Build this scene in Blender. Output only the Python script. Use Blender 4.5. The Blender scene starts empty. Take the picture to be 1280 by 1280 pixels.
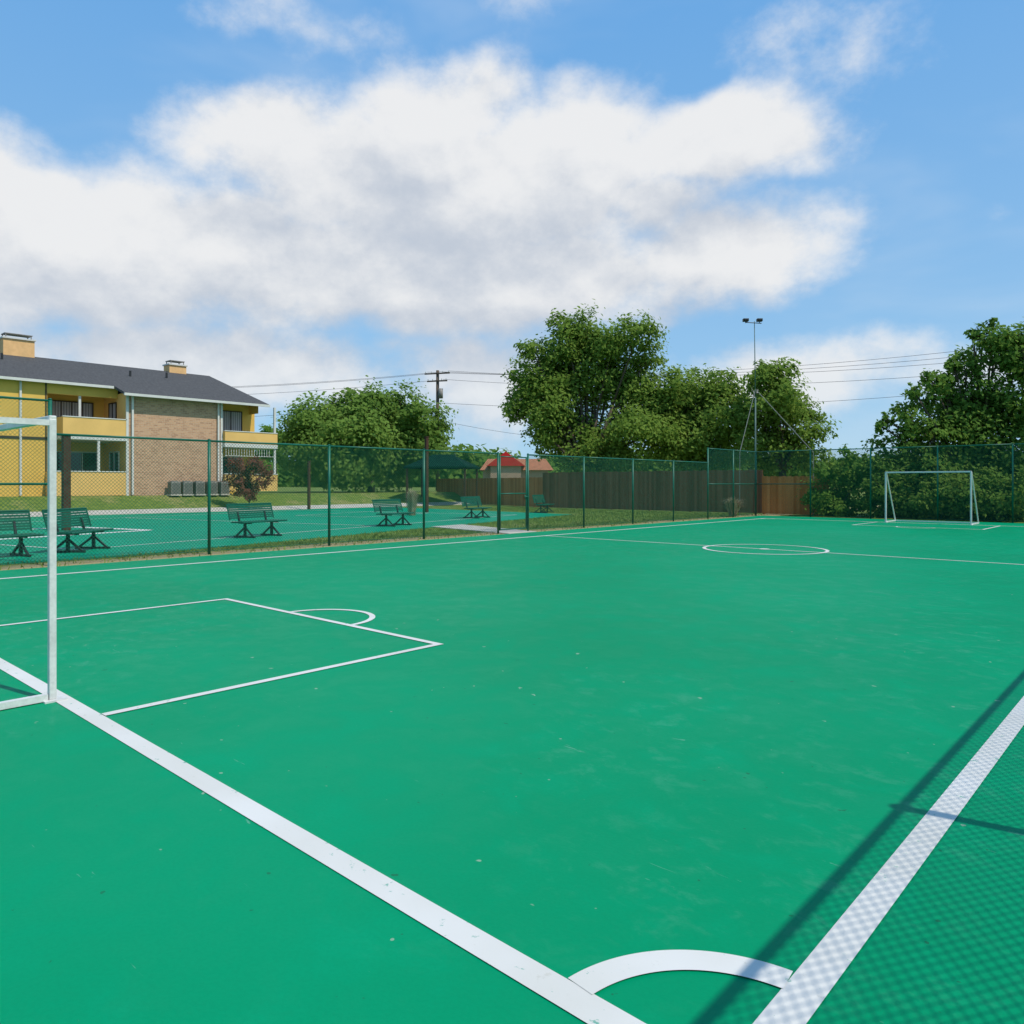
import bpy, math, random
import numpy as np
from mathutils import Vector

random.seed(7); np.random.seed(7)
scene = bpy.context.scene
COL = scene.collection
H = math.radians(42.36)
FX, FY = -math.sin(H), math.cos(H)      # heading of the view
RX, RY = math.cos(H), math.sin(H)
rad = math.radians

# ------------------------------------------------------------------ helpers
def place(bearing, dist):
    """world x,y for a bearing tangent (x1000) and a distance along the heading"""
    lat = bearing / 1000.0 * dist
    return FX*dist + RX*lat, FY*dist + RY*lat

def link(o): COL.objects.link(o); return o

def empty(name, loc=(0,0,0), rot=0.0, label=None, category=None, group=None, kind=None):
    o = bpy.data.objects.new(name, None); link(o)
    o.location = loc; o.rotation_euler = (0,0,rot); o.empty_display_size = .2
    if label: o["label"] = label
    if category: o["category"] = category
    if group: o["group"] = group
    if kind: o["kind"] = kind
    return o

class MB:
    def __init__(s): s.v=[]; s.f=[]; s.m=[]; s.mi=0
    def add(s, vs, fs):
        n=len(s.v); s.v += [tuple(p) for p in vs]
        for f in fs: s.f.append([i+n for i in f]); s.m.append(s.mi)
    def box(s, x0,x1,y0,y1,z0,z1):
        v=[(x0,y0,z0),(x1,y0,z0),(x1,y1,z0),(x0,y1,z0),(x0,y0,z1),(x1,y0,z1),(x1,y1,z1),(x0,y1,z1)]
        s.add(v,[(0,3,2,1),(4,5,6,7),(0,1,5,4),(1,2,6,5),(2,3,7,6),(3,0,4,7)])
    def tube(s, p,q,r0,r1=None,n=8,caps=True):
        if r1 is None: r1=r0
        p=Vector(p); q=Vector(q); d=(q-p).normalized()
        a=d.orthogonal().normalized(); b=d.cross(a)
        vs=[];
        for i in range(n):
            t=2*math.pi*i/n; w=a*math.cos(t)+b*math.sin(t)
            vs.append(p+w*r0); vs.append(q+w*r1)
        fs=[(2*i,(2*i+2)%(2*n),(2*i+3)%(2*n),2*i+1) for i in range(n)]
        if caps:
            fs.append([2*i for i in range(n)][::-1]); fs.append([2*i+1 for i in range(n)])
        s.add(vs,fs)
    def sq(s,p,q,w):   # square tube
        s.tube(p,q,w*.7071,n=4)
    def prism(s, poly, z0, z1):
        n=len(poly)
        vs=[(x,y,z0) for x,y in poly]+[(x,y,z1) for x,y in poly]
        fs=[list(range(n))[::-1], [n+i for i in range(n)]]+[(i,(i+1)%n,n+(i+1)%n,n+i) for i in range(n)]
        s.add(vs,fs)
    def obj(s, name, mats, parent=None, smooth=False, bevel=0):
        me=bpy.data.meshes.new(name); me.from_pydata(s.v,[],s.f)
        if not isinstance(mats,(list,tuple)): mats=[mats]
        for m in mats: me.materials.append(m)
        me.polygons.foreach_set("material_index", s.m)
        if smooth: me.polygons.foreach_set("use_smooth",[True]*len(s.f))
        me.update()
        o=bpy.data.objects.new(name, me); link(o)
        if parent: o.parent=parent
        if bevel:
            b=o.modifiers.new("bevel",'BEVEL'); b.width=bevel; b.segments=2; b.limit_method='ANGLE'
        return o

# ------------------------------------------------------------------ node helpers
def setin(nt, sock, val):
    if val is None: return
    if isinstance(val, bpy.types.NodeSocket): nt.links.new(val, sock)
    else: sock.default_value = val
def M(nt, op, a, b=None, c=None, clamp=False):
    n=nt.nodes.new('ShaderNodeMath'); n.operation=op; n.use_clamp=clamp
    for i,v in enumerate((a,b,c)): setin(nt,n.inputs[i],v)
    return n.outputs[0]
def VM(nt, op, a, b=None):
    n=nt.nodes.new('ShaderNodeVectorMath'); n.operation=op
    setin(nt,n.inputs[0],a); setin(nt,n.inputs[1],b)
    return n.outputs['Value'] if op in('DOT_PRODUCT','LENGTH') else n.outputs[0]
def mix(nt, f, a, b):
    n=nt.nodes.new('ShaderNodeMix'); n.data_type='RGBA'
    setin(nt,n.inputs[0],f)
    for s,v in ((n.inputs[6],a),(n.inputs[7],b)):
        if isinstance(v,(tuple,list)): v=(*v[:3],1)
        setin(nt,s,v)
    return n.outputs[2]
def noise(nt, vec, scale, detail=4, rough=.5, dist=0.0):
    n=nt.nodes.new('ShaderNodeTexNoise'); setin(nt,n.inputs['Vector'],vec)
    n.inputs['Scale'].default_value=scale; n.inputs['Detail'].default_value=detail
    n.inputs['Roughness'].default_value=rough; n.inputs['Distortion'].default_value=dist
    return n.outputs[0]
def sstep(nt, v, lo, hi, a=0.0, b=1.0):
    n=nt.nodes.new('ShaderNodeMapRange'); n.interpolation_type='SMOOTHSTEP'
    setin(nt,n.inputs['Value'],v); n.inputs['From Min'].default_value=lo; n.inputs['From Max'].default_value=hi
    n.inputs['To Min'].default_value=a; n.inputs['To Max'].default_value=b
    return n.outputs[0]
def mapv(nt, vec, scale=(1,1,1), loc=(0,0,0), rot=(0,0,0)):
    n=nt.nodes.new('ShaderNodeMapping'); setin(nt,n.inputs[0],vec)
    n.inputs['Scale'].default_value=scale; n.inputs['Location'].default_value=loc; n.inputs['Rotation'].default_value=rot
    return n.outputs[0]
def newmat(name, rough=.7, spec=.3):
    m=bpy.data.materials.new(name); m.use_nodes=True; nt=m.node_tree
    b=nt.nodes['Principled BSDF']; b.inputs['Roughness'].default_value=rough
    b.inputs['Specular IOR Level'].default_value=spec
    pos=nt.nodes.new('ShaderNodeNewGeometry').outputs['Position']
    return m,nt,b,pos
def bump(nt,b,h,strength=.3,dist=.01):
    n=nt.nodes.new('ShaderNodeBump'); n.inputs['Strength'].default_value=strength; n.inputs['Distance'].default_value=dist
    nt.links.new(h,n.inputs['Height']); nt.links.new(n.outputs[0],b.inputs['Normal'])
def simple(name, col, rough=.6, var=.25, scale=3.0, spec=.3, metal=0.0, fine=40):
    m,nt,b,pos=newmat(name,rough,spec)
    n1=noise(nt,pos,scale,4,.6); n2=noise(nt,pos,fine,2,.6)
    f=M(nt,'ADD',M(nt,'MULTIPLY',n1,.6),M(nt,'MULTIPLY',n2,.4))
    f=sstep(nt,f,.3,.7)
    d=tuple(c*(1-var) for c in col); l=tuple(min(1,c*(1+var)) for c in col)
    nt.links.new(mix(nt,f,d,l),b.inputs['Base Color'])
    b.inputs['Metallic'].default_value=metal
    return m

# ------------------------------------------------------------------ materials
def court_mat(name, base, light, dark):
    m,nt,b,pos=newmat(name,.58,.05)
    n1=noise(nt,pos,.25,4,.55,.2); n2=noise(nt,pos,2.2,5,.65,.3); n3=noise(nt,pos,60,2,.6)
    c=mix(nt,sstep(nt,n1,.35,.68),dark,base)
    c=mix(nt,M(nt,'MULTIPLY',sstep(nt,n2,.46,.75),.45),c,light)
    # small chalky scuffs gathered in worn patches
    sc=noise(nt,mapv(nt,pos,(.9,1.2,1),rot=(0,0,.7)),5.0,7,.76,.4)
    rg=noise(nt,mapv(nt,pos,(1,1,1),loc=(3,1,0)),.16,3,.55)
    s=M(nt,'MULTIPLY',sstep(nt,sc,.50,.68),sstep(nt,rg,.42,.60))
    c=mix(nt,M(nt,'MULTIPLY',s,.25),c,(.13,.38,.25))
    sr=noise(nt,mapv(nt,pos,(1,7,1),rot=(0,0,-.4)),4.0,4,.6,1.2)
    c=mix(nt,M(nt,'MULTIPLY',sstep(nt,sr,.71,.75),.4),c,(.24,.44,.34))
    sp=noise(nt,pos,11,2,.5); c=mix(nt,sstep(nt,sp,.745,.765,0,.65),c,(.36,.44,.32))
    sp2=noise(nt,mapv(nt,pos,loc=(9,4,0)),16,2,.5); c=mix(nt,sstep(nt,sp2,.735,.755,0,.6),c,(.02,.09,.045))
    c=mix(nt,M(nt,'MULTIPLY',sstep(nt,n3,.35,.7),.12),c,tuple(x*.6 for x in base))
    nt.links.new(c,b.inputs['Base Color'])
    r=sstep(nt,n2,.3,.7,.45,.62); nt.links.new(r,b.inputs['Roughness'])
    bump(nt,b,n3,.2,.002)
    return m
MAT_COURT=court_mat("court_paint",(.000,.278,.118),(.001,.315,.145),(.000,.250,.102))
MAT_COURT2=court_mat("play_court_paint",(.001,.29,.155),(.01,.34,.19),(.000,.25,.13))

def line_mat():
    m,nt,b,pos=newmat("white_line_paint",.6,.15)
    n=noise(nt,pos,14,7,.7); n2=noise(nt,pos,120,2,.6); n3=noise(nt,pos,1.3,3,.5)
    c=mix(nt,sstep(nt,n3,.3,.7),(.63,.60,.52),(.71,.68,.61))
    w=M(nt,'ADD',n,M(nt,'MULTIPLY',n2,.15))
    c=mix(nt,sstep(nt,w,.69,.76,0,.8),c,(.05,.33,.22))
    c=mix(nt,sstep(nt,n,.30,.38,.45,0),c,(.48,.45,.36))
    nt.links.new(c,b.inputs['Base Color']); bump(nt,b,n2,.2,.001)
    return m
MAT_LINE=line_mat()

def ground_mat():
    m,nt,b,pos=newmat("grass_ground",.9,.1)
    sx=nt.nodes.new('ShaderNodeSeparateXYZ'); nt.links.new(pos,sx.inputs[0])
    n1=noise(nt,pos,.35,5,.65); n2=noise(nt,pos,4,5,.7); n3=noise(nt,pos,35,2,.7)
    g=mix(nt,sstep(nt,n2,.3,.7),(.10,.16,.028),(.20,.26,.05))
    g=mix(nt,sstep(nt,M(nt,'ADD',M(nt,'MULTIPLY',n1,.7),M(nt,'MULTIPLY',n2,.3)),.50,.62,0,.65),g,(.34,.30,.11))
    x=sx.outputs[0]
    xx=M(nt,'ADD',x,M(nt,'MULTIPLY',M(nt,'SUBTRACT',n1,.5),2.2))
    st=M(nt,'MULTIPLY',sstep(nt,xx,-16.7,-16.1),sstep(nt,x,-15,-14.9,1,0))
    g=mix(nt,M(nt,'MULTIPLY',st,.85),g,(.44,.34,.18))
    g=mix(nt,M(nt,'MULTIPLY',sstep(nt,n3,.35,.65),.3),g,(.03,.05,.01))
    nt.links.new(g,b.inputs['Base Color']); bump(nt,b,n3,.6,.03)
    return m
MAT_GROUND=ground_mat()
MAT_BLADE=simple("grass_blade",(.17,.24,.045),.8,.5,1.2,.1)
MAT_CONC=simple("concrete",(.50,.46,.38),.85,.18,2,.2)
MAT_FGREEN=simple("green_vinyl",(.006,.12,.07),.4,.2,5,.35)
MAT_WIRE=simple("green_wire",(.012,.115,.068),.5,.2,5,.2)
MAT_WHITEM=simple("white_metal",(.66,.65,.60),.4,.14,6,.4)
MAT_BENCH=simple("bench_green",(.004,.10,.058),.5,.25,6,.3)
MAT_BLACK=simple("black_metal",(.02,.022,.022),.45,.3,6,.4)
MAT_CAP=simple("chimney_cap_metal",(.24,.22,.20),.5,.3,6,.3)
MAT_CHIM=simple("chimney_siding",(.78,.47,.21),.8,.12,3,.15)
MAT_BROWN=simple("brown_post",(.075,.035,.022),.7,.3,5,.2)
MAT_YEL=simple("yellow_siding",(.74,.46,.10),.75,.08,1.0,.2)
MAT_YEL2=simple("pale_orange_panel",(.76,.47,.15),.75,.08,1.0,.2)
MAT_TRIM=simple("white_trim",(.64,.62,.56),.6,.08,3,.3)
MAT_DARKTRIM=simple("dark_trim",(.06,.045,.03),.6,.2,3,.3)
MAT_AC=simple("condenser_metal",(.24,.22,.19),.5,.2,6,.3,.0)
MAT_ACG=simple("condenser_grille",(.11,.10,.09),.5,.2,6,.3,.0)
MAT_RED=simple("red_roof",(.60,.025,.025),.6,.12,2,.2)
MAT_CREAM=simple("pinkish_wall",(.46,.30,.21),.8,.1,2,.15)
MAT_TERRA=simple("terracotta_roof",(.42,.17,.09),.8,.2,2,.1)
MAT_CANOPY=simple("green_canvas",(.004,.022,.018),.9,.2,2,.04)
MAT_GREYPOLE=simple("weathered_pole",(.12,.09,.065),.85,.3,3,.1)
MAT_MAST=simple("grey_green_mast",(.09,.15,.125),.5,.2,3,.3)
MAT_GUY=simple("galvanized_brace",(.24,.23,.19),.5,.2,3,.3)
MAT_CABLE=simple("cable",(.03,.03,.035),.6,.1,3,.2)
MAT_BARK=simple("bark",(.11,.085,.06),.9,.4,8,.1)
MAT_PAMPAS=simple("dry_grass",(.46,.38,.24),.85,.3,8,.1)
def shingle():
    m,nt,b,pos=newmat("roof_shingle",.9,.08)
    n=noise(nt,mapv(nt,pos,(1,6,1)),3.0,5,.7); n2=noise(nt,pos,.6,4,.6)
    w=nt.nodes.new('ShaderNodeTexWave'); w.bands_direction='X'; nt.links.new(pos,w.inputs['Vector']); w.inputs['Scale'].default_value=2.3
    w.inputs['Distortion'].default_value=.3
    c=mix(nt,sstep(nt,n,.3,.7),(.065,.064,.062),(.125,.122,.118))
    c=mix(nt,M(nt,'MULTIPLY',n2,.4),c,(.095,.092,.088))
    c=mix(nt,sstep(nt,w.outputs[1],.0,.25,.45,0),c,(.04,.04,.04))
    nt.links.new(c,b.inputs['Base Color']); return m
MAT_SHING=shingle()
def brick():
    m,nt,b,pos=newmat("tan_brick",.85,.12)
    s=nt.nodes.new('ShaderNodeSeparateXYZ'); nt.links.new(pos,s.inputs[0])
    c=nt.nodes.new('ShaderNodeCombineXYZ'); nt.links.new(M(nt,'ADD',s.outputs[0],s.outputs[1]),c.inputs[0]); nt.links.new(s.outputs[2],c.inputs[1])
    t=nt.nodes.new('ShaderNodeTexBrick'); nt.links.new(c.outputs[0],t.inputs['Vector'])
    t.inputs['Color1'].default_value=(.60,.35,.20,1); t.inputs['Color2'].default_value=(.33,.165,.095,1); t.inputs['Mortar'].default_value=(.55,.42,.30,1)
    t.inputs['Scale'].default_value=1.0; t.inputs['Brick Width'].default_value=.26; t.inputs['Row Height'].default_value=.10
    t.inputs['Mortar Size'].default_value=.010; t.inputs['Bias'].default_value=-.3
    n=noise(nt,pos,1.2,5,.7); n2=noise(nt,c.outputs[0],9,2,.5)
    k=mix(nt,sstep(nt,n2,.45,.7,0,.5),t.outputs[0],(.68,.45,.30))
    k=mix(nt,M(nt,'MULTIPLY',n,.25),k,(.36,.20,.12))
    nt.links.new(k,b.inputs['Base Color']); bump(nt,b,t.outputs[1],.4,.01); return m
MAT_BRICK=brick()
def wood(name,c1,c2):
    m,nt,b,pos=newmat(name,.85,.1)
    s=nt.nodes.new('ShaderNodeSeparateXYZ'); nt.links.new(pos,s.inputs[0])
    q=M(nt,'FLOOR',M(nt,'MULTIPLY',s.outputs[0],1/.15))
    wn=nt.nodes.new('ShaderNodeTexWhiteNoise'); wn.noise_dimensions='1D'; nt.links.new(q,wn.inputs['W'])
    n=noise(nt,mapv(nt,pos,(8,8,.7)),2.5,5,.7); nb=noise(nt,pos,.5,4,.6)
    f=M(nt,'ADD',M(nt,'MULTIPLY',wn.outputs[0],.35),M(nt,'ADD',M(nt,'MULTIPLY',n,.35),M(nt,'MULTIPLY',nb,.4)))
    nt.links.new(mix(nt,sstep(nt,f,.25,.85),c1,c2),b.inputs['Base Color']); return m
MAT_WOODRED=wood("stained_boards",(.32,.10,.035),(.54,.21,.08))
MAT_WOODDK=wood("weathered_boards",(.12,.042,.022),(.27,.115,.062))
MAT_WOODOR=wood("orange_boards",(.48,.15,.035),(.68,.28,.09))
def glass():
    m,nt,b,pos=newmat("window_glass",.08,.6)
    n=noise(nt,pos,1.4,3,.5); nt.links.new(mix(nt,sstep(nt,n,.4,.6),(.015,.02,.022),(.06,.07,.075)),b.inputs['Base Color']); return m
MAT_GLASS=glass()
def blinds():
    m,nt,b,pos=newmat("window_blinds",.6,.3)
    w=nt.nodes.new('ShaderNodeTexWave'); w.bands_direction='Y'; nt.links.new(pos,w.inputs['Vector']); w.inputs['Scale'].default_value=2.2
    nt.links.new(mix(nt,w.outputs[1],(.20,.205,.21),(.46,.47,.48)),b.inputs['Base Color']); return m
MAT_BLIND=blinds()

def leafmat(name, dark, light, trans=.42):
    m=bpy.data.materials.new(name); m.use_nodes=True; nt=m.node_tree; b=nt.nodes['Principled BSDF']
    at=nt.nodes.new('ShaderNodeAttribute'); at.attribute_name="tint"
    c=mix(nt,at.outputs['Fac'],dark,light)
    nt.nodes.remove(b)
    b=nt.nodes.new('ShaderNodeBsdfDiffuse'); nt.links.new(c,b.inputs['Color'])
    t=nt.nodes.new('ShaderNodeBsdfTranslucent'); 
    nt.links.new(mix(nt,.5,c,tuple(min(1,x*1.7) for x in light)),t.inputs['Color'])
    ms=nt.nodes.new('ShaderNodeMixShader'); ms.inputs[0].default_value=trans
    nt.links.new(b.outputs[0],ms.inputs[1]); nt.links.new(t.outputs[0],ms.inputs[2])
    nt.links.new(ms.outputs[0],nt.nodes['Material Output'].inputs['Surface']); return m
LEAF_A=leafmat("leaf_olive",(.095,.165,.025),(.24,.34,.065))
LEAF_B=leafmat("leaf_green",(.08,.17,.025),(.20,.32,.055))
LEAF_C=leafmat("leaf_dark",(.07,.145,.026),(.19,.30,.055))
LEAF_T=leafmat("leaf_mid",(.09,.165,.03),(.21,.32,.065))
LEAF_R=leafmat("leaf_red",(.10,.030,.02),(.25,.10,.07),.25)

# ------------------------------------------------------------------ terrain
GZ=-.02
def gz(x):
    pts=[(-43.8,.85),(-41.3,.15),(-39.7,GZ)]
    if x<=-43.8: return .85
    if x>=-39.7: return GZ
    for (a,za),(b_,zb) in zip(pts,pts[1:]):
        if a<=x<=b_: return za+(zb-za)*(x-a)/(b_-a)
xs=[-3000,-600,-150,-80,-60,-43.8,-41.3,-39.7,-30,-15,0,20,100,600,3000]
ys=[-3000,-600,-100,-30,0,20,40,60,100,200,600,3000]
mb=MB(); vs=[(x,y,gz(x)) for x in xs for y in ys]; ny=len(ys)
mb.add(vs,[(i*ny+j,(i+1)*ny+j,(i+1)*ny+j+1,i*ny+j+1) for i in range(len(xs)-1) for j in range(ny-1)])
o=mb.obj("ground",MAT_GROUND); o["kind"]="structure"; o["label"]="grassy ground with dry yellow patches around the courts"

mb=MB(); mb.prism([(-15.35,-1.3),(1.3,-1.3),(1.3,34.6),(-15.35,34.6)],-.12,0)
o=mb.obj("soccer_court_surface",MAT_COURT); o["kind"]="structure"; o["label"]="green painted soccer court surface with scuffs"
C2=[(-16.75,-14),(-16.75,6.3),(-22.9,29.5),(-39.2,31),(-39.4,-14)]
mb=MB(); mb.prism(C2,-.12,0.0)
o=mb.obj("play_court_surface",MAT_COURT2); o["kind"]="structure"; o["label"]="second green painted play court beyond the fence"

mb=MB()
mb.add([(-39.72,-20,gz(-39.72)+.02),(-39.72,45,gz(-39.72)+.02),(-41.28,45,gz(-41.28)+.02),(-41.28,-20,gz(-41.28)+.02)],[(0,1,2,3)])
mb.add([(-39.72,-20,-.1),(-39.72,45,-.1),(-39.72,45,gz(-39.72)+.02),(-39.72,-20,gz(-39.72)+.02)],[(0,1,2,3)])
o=mb.obj("concrete_path",MAT_CONC); o["kind"]="structure"; o["label"]="pale concrete path beside the lawn slope"
mb=MB(); mb.prism([(-15.4,16.75),(-15.4,18.05),(-20.2,19.4),(-20.0,17.7)],-.1,.006)
o=mb.obj("gate_walkway",MAT_CONC); o["kind"]="structure"; o["label"]="short concrete walkway leading to the gate"

# ------------------------------------------------------------------ markings
X0,X1,Y0,Y1,YM=-14.0,-.86,1.77,31.7,16.74
YC=1.738
XC=-7.40
mb=MB(); zc=[.004]
def quad(a,b_,c,d_): mb.add([(*a,zc[0]),(*b_,zc[0]),(*c,zc[0]),(*d_,zc[0])],[(0,1,2,3)])
def line(x0,x1,y0,y1): quad((x0,y0),(x1,y0),(x1,y1),(x0,y1))
def arc(cx,cy,r,w,a0,a1,n=64):
    for i in range(n):
        t0=rad(a0+(a1-a0)*i/n); t1=rad(a0+(a1-a0)*(i+1)/n)
        mb.add([(cx+(r-w/2)*math.cos(t0),cy+(r-w/2)*math.sin(t0),zc[0]),(cx+(r+w/2)*math.cos(t0),cy+(r+w/2)*math.sin(t0),zc[0]),
                (cx+(r+w/2)*math.cos(t1),cy+(r+w/2)*math.sin(t1),zc[0]),(cx+(r-w/2)*math.cos(t1),cy+(r-w/2)*math.sin(t1),zc[0])],[(0,1,2,3)])
w=.055
line(X0-w,X0+w,Y0-w,Y1+w); line(X1-w,X1+w,YC-w,Y1+w)
quad((X0+w,Y0-w),(-5.9,Y0-w),(-5.9,Y0+w),(X0+w,Y0+w)); quad((-5.9,Y0-w),(X1-w,YC-w),(X1-w,YC+w),(-5.9,Y0+w))
line(X0+w,X1-w,Y1-w,Y1+w)
line(X0+w,X1-w,YM-.035,YM+.035)
zc[0]=.0055
arc(XC,YM,1.345,.08,0,360,96); arc(XC,YM,.06,.12,0,360,24)
for (cx,cy,a0) in ((X1,YC,90),(X0,Y0,0),(X0,Y1,270),(X1,Y1,180)):
    arc(cx,cy,.505,.1,a0+6.3,a0+83.7,32)
for yb,s in ((Y0,1),(Y1,-1)):
    ya=yb+s*w; yf=yb+s*2.97; l=.035
    line(-9.36-l,-9.36+l,min(ya,yf+s*l),max(ya,yf+s*l)); line(-5.25-l,-5.25+l,min(ya,yf+s*l),max(ya,yf+s*l))
    line(-9.36+l,-5.25-l,yf-l,yf+l)
    a=(3,177) if s>0 else (183,357)
    arc(-7.25,yf,.6,.065,a[0],a[1],40)
o=mb.obj("court_markings",MAT_LINE); o["kind"]="structure"; o["label"]="white painted soccer lines on the green court"

mb=MB(); zc[0]=.004
def sline(p,q,w_):
    p=Vector((*p,0)); q=Vector((*q,0)); d=(q-p).normalized(); n=Vector((-d.y,d.x,0))*w_/2
    mb.add([(*(p-n).xy,zc[0]),(*(p+n).xy,zc[0]),(*(q+n).xy,zc[0]),(*(q-n).xy,zc[0])],[(3,2,1,0)])
def loop(pts,w_=.08):
    for i in range(len(pts)): 
        zc[0]=.004+.002*(i%2); sline(pts[i],pts[(i+1)%len(pts)],w_)
d=(-.256,.967); nrm=(-.967,-.256)
def c2(s_,t_): return (-18.9+d[0]*s_+nrm[0]*t_, 6+d[1]*s_+nrm[1]*t_)
loop([c2(0,0),c2(22,0),c2(22,14),c2(0,14)])
loop([c2(.2,5),c2(5.6,5),c2(5.6,9),c2(.2,9)],.35); loop([c2(21.8,5),c2(16.4,5),c2(16.4,9),c2(21.8,9)])
zc[0]=.008; sline(c2(11,.1),c2(11,13.9),.08)
o=mb.obj("play_court_markings",MAT_LINE); o["kind"]="structure"; o["label"]="white painted lines on the play court"

# ------------------------------------------------------------------ chain link fences
def wires(p0,p1,h,z0=.04,r=.0024,pitch=.0707):
    p0=np.array(p0,float); p1=np.array(p1,float); L=np.linalg.norm(p1-p0); d=(p1-p0)/L; nrm_=np.array([-d[1],d[0]])
    A=[];B=[]; O=[]
    k=-h
    while k<L:
        s0=max(0,k); s1=min(L,k+h)
        if s1-s0>.01:
            A.append((s0,s0-k+z0));B.append((s1,s1-k+z0));O.append(.002)
            A.append((L-s0,s0-k+z0));B.append((L-s1,s1-k+z0));O.append(-.002)
        k+=pitch
    A=np.array(A);B=np.array(B);O=np.array(O)
    def w3(S): return np.stack([p0[0]+d[0]*S[:,0]+nrm_[0]*O, p0[1]+d[1]*S[:,0]+nrm_[1]*O, S[:,1]],1)
    a=w3(A);b_=w3(B); t=(b_-a); t/=np.linalg.norm(t,axis=1)[:,None]
    n3=np.array([nrm_[0],nrm_[1],0.0]); u=np.cross(t,n3)
    vs=[];
    for ang in (90,210,330):
        off=(n3[None,:]*math.sin(rad(ang))+u*math.cos(rad(ang)))*r
        vs.append(a+off); vs.append(b_+off)
    V=np.stack(vs,1).reshape(-1,3); n=len(a)
    base=np.arange(n)[:,None]*6
    Fc=np.concatenate([base+np.array([[0,2,3,1]]),base+np.array([[2,4,5,3]]),base+np.array([[4,0,1,5]])],0)
    return V,Fc
def chain_fence(posts,h,label,rails=(),group="chain link fences around the court",name="chain_link_fence",skip=(),r=.0034,rr=.022):
    root=empty(name,(posts[0][0],posts[0][1],0),label=label,category="fence",group=group)
    ox,oy=posts[0]
    pr=MB(); pr.tube((0,0,-.02),(0,0,h+.02),.033,n=12); pr.tube((0,0,h+.02),(0,0,h+.045),.039,.02,n=12)
    base=None
    for (x,y) in posts:
        if (x,y) in skip: continue
        if base is None: base=pr.obj("fence_post",MAT_FGREEN,root,True); p=base
        else:
            p=base.copy(); link(p); p.parent=root
        p.location=(x-ox,y-oy,0)
    V=[];Fc=[];c=0
    for a,b_ in zip(posts,posts[1:]):
        v,f=wires(a,b_,h-.06,r=r); V.append(v-np.array([ox,oy,0]));Fc.append(f+c);c+=len(v)
    V=np.concatenate(V);Fc=np.concatenate(Fc)
    me=bpy.data.meshes.new("wire_mesh"); me.from_pydata(V.tolist(),[],Fc.tolist()); me.materials.append(MAT_WIRE); me.update()
    wm=bpy.data.objects.new("wire_mesh",me); link(wm); wm.parent=root
    for zr in (h,)+tuple(rails):
        rb=MB()
        for a,b_ in zip(posts,posts[1:]): rb.tube((a[0]-ox,a[1]-oy,zr),(b_[0]-ox,b_[1]-oy,zr),rr,n=8)
        rb.obj("rail",MAT_FGREEN,root,True)
    rb=MB(); rb.tube((0,0,.06),(posts[-1][0]-ox,posts[-1][1]-oy,.06),.006,n=5); rb.obj("tension_wire",MAT_WIRE,root)
    return root
XF=-15.8
chain_fence([(XF,4.57),(XF,7.62),(XF,10.66),(XF,13.72),(XF,16.70)],2.43,"low green chain link fence beside the soccer court",skip=((XF,4.57),))
chain_fence([(XF,18.08),(XF,21.03),(XF,24.1),(XF,27.07),(XF,29.98)],2.43,"low green chain link fence past the gate",skip=((XF,29.98),))
chain_fence([(XF,-1.4),(XF,1.6),(XF,4.57)],3.05,"tall green chain link fence section beside the near goal",rails=(1.5,))
chain_fence([(XF,29.98),(XF,32.4),(XF,34.8)],3.05,"tall green chain link corner section by the light pole",rails=(1.5,))
chain_fence([(XF+2.61*i,34.8) for i in range(1,7)]+[(1.0,34.8)],3.05,"tall green chain link fence behind the far goal")
chain_fence([(XF,34.8),(XF+2.61,34.8)],3.05,"tall green chain link panel in front of orange boards",rails=(1.5,),skip=((XF,34.8),(XF+2.61,34.8)))
chain_fence([(1.0,-1.4),(1.0,1.1),(1.0,4.18),(1.0,8.3),(1.0,11.3),(1.0,14.3),(1.0,17.3),(1.0,20.3),(1.0,23.3),(1.0,26.3),(1.0,29.3),(1.0,32.1)],3.05,"tall green chain link fence along the sunny touch line",r=.0029,rr=.021)
# gate
g=empty("chain_link_gate",(XF,16.78,0),label="closed green chain link gate at the walkway",category="gate")
v,f=wires((0,0),(0,1.22),2.2,z0=.1,r=.0034)
me=bpy.data.meshes.new("wire_mesh"); me.from_pydata(v.tolist(),[],f.tolist()); me.materials.append(MAT_WIRE)
o=bpy.data.objects.new("wire_mesh",me); link(o); o.parent=g
mb=MB()
for y in (0,1.22): mb.tube((0,y,.08),(0,y,2.36),.024,n=8)
for z in (.1,1.2,2.34): mb.tube((0,0,z),(0,1.22,z),.02,n=8)
mb.obj("gate_frame",MAT_FGREEN,g,True)
mb=MB(); mb.tube((.05,1.1,1.1),(.05,1.24,1.1),.02,n=8); mb.tube((.05,1.1,1.02),(.05,1.1,1.16),.015,n=8); mb.obj("latch",MAT_FGREEN,g,True)

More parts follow.
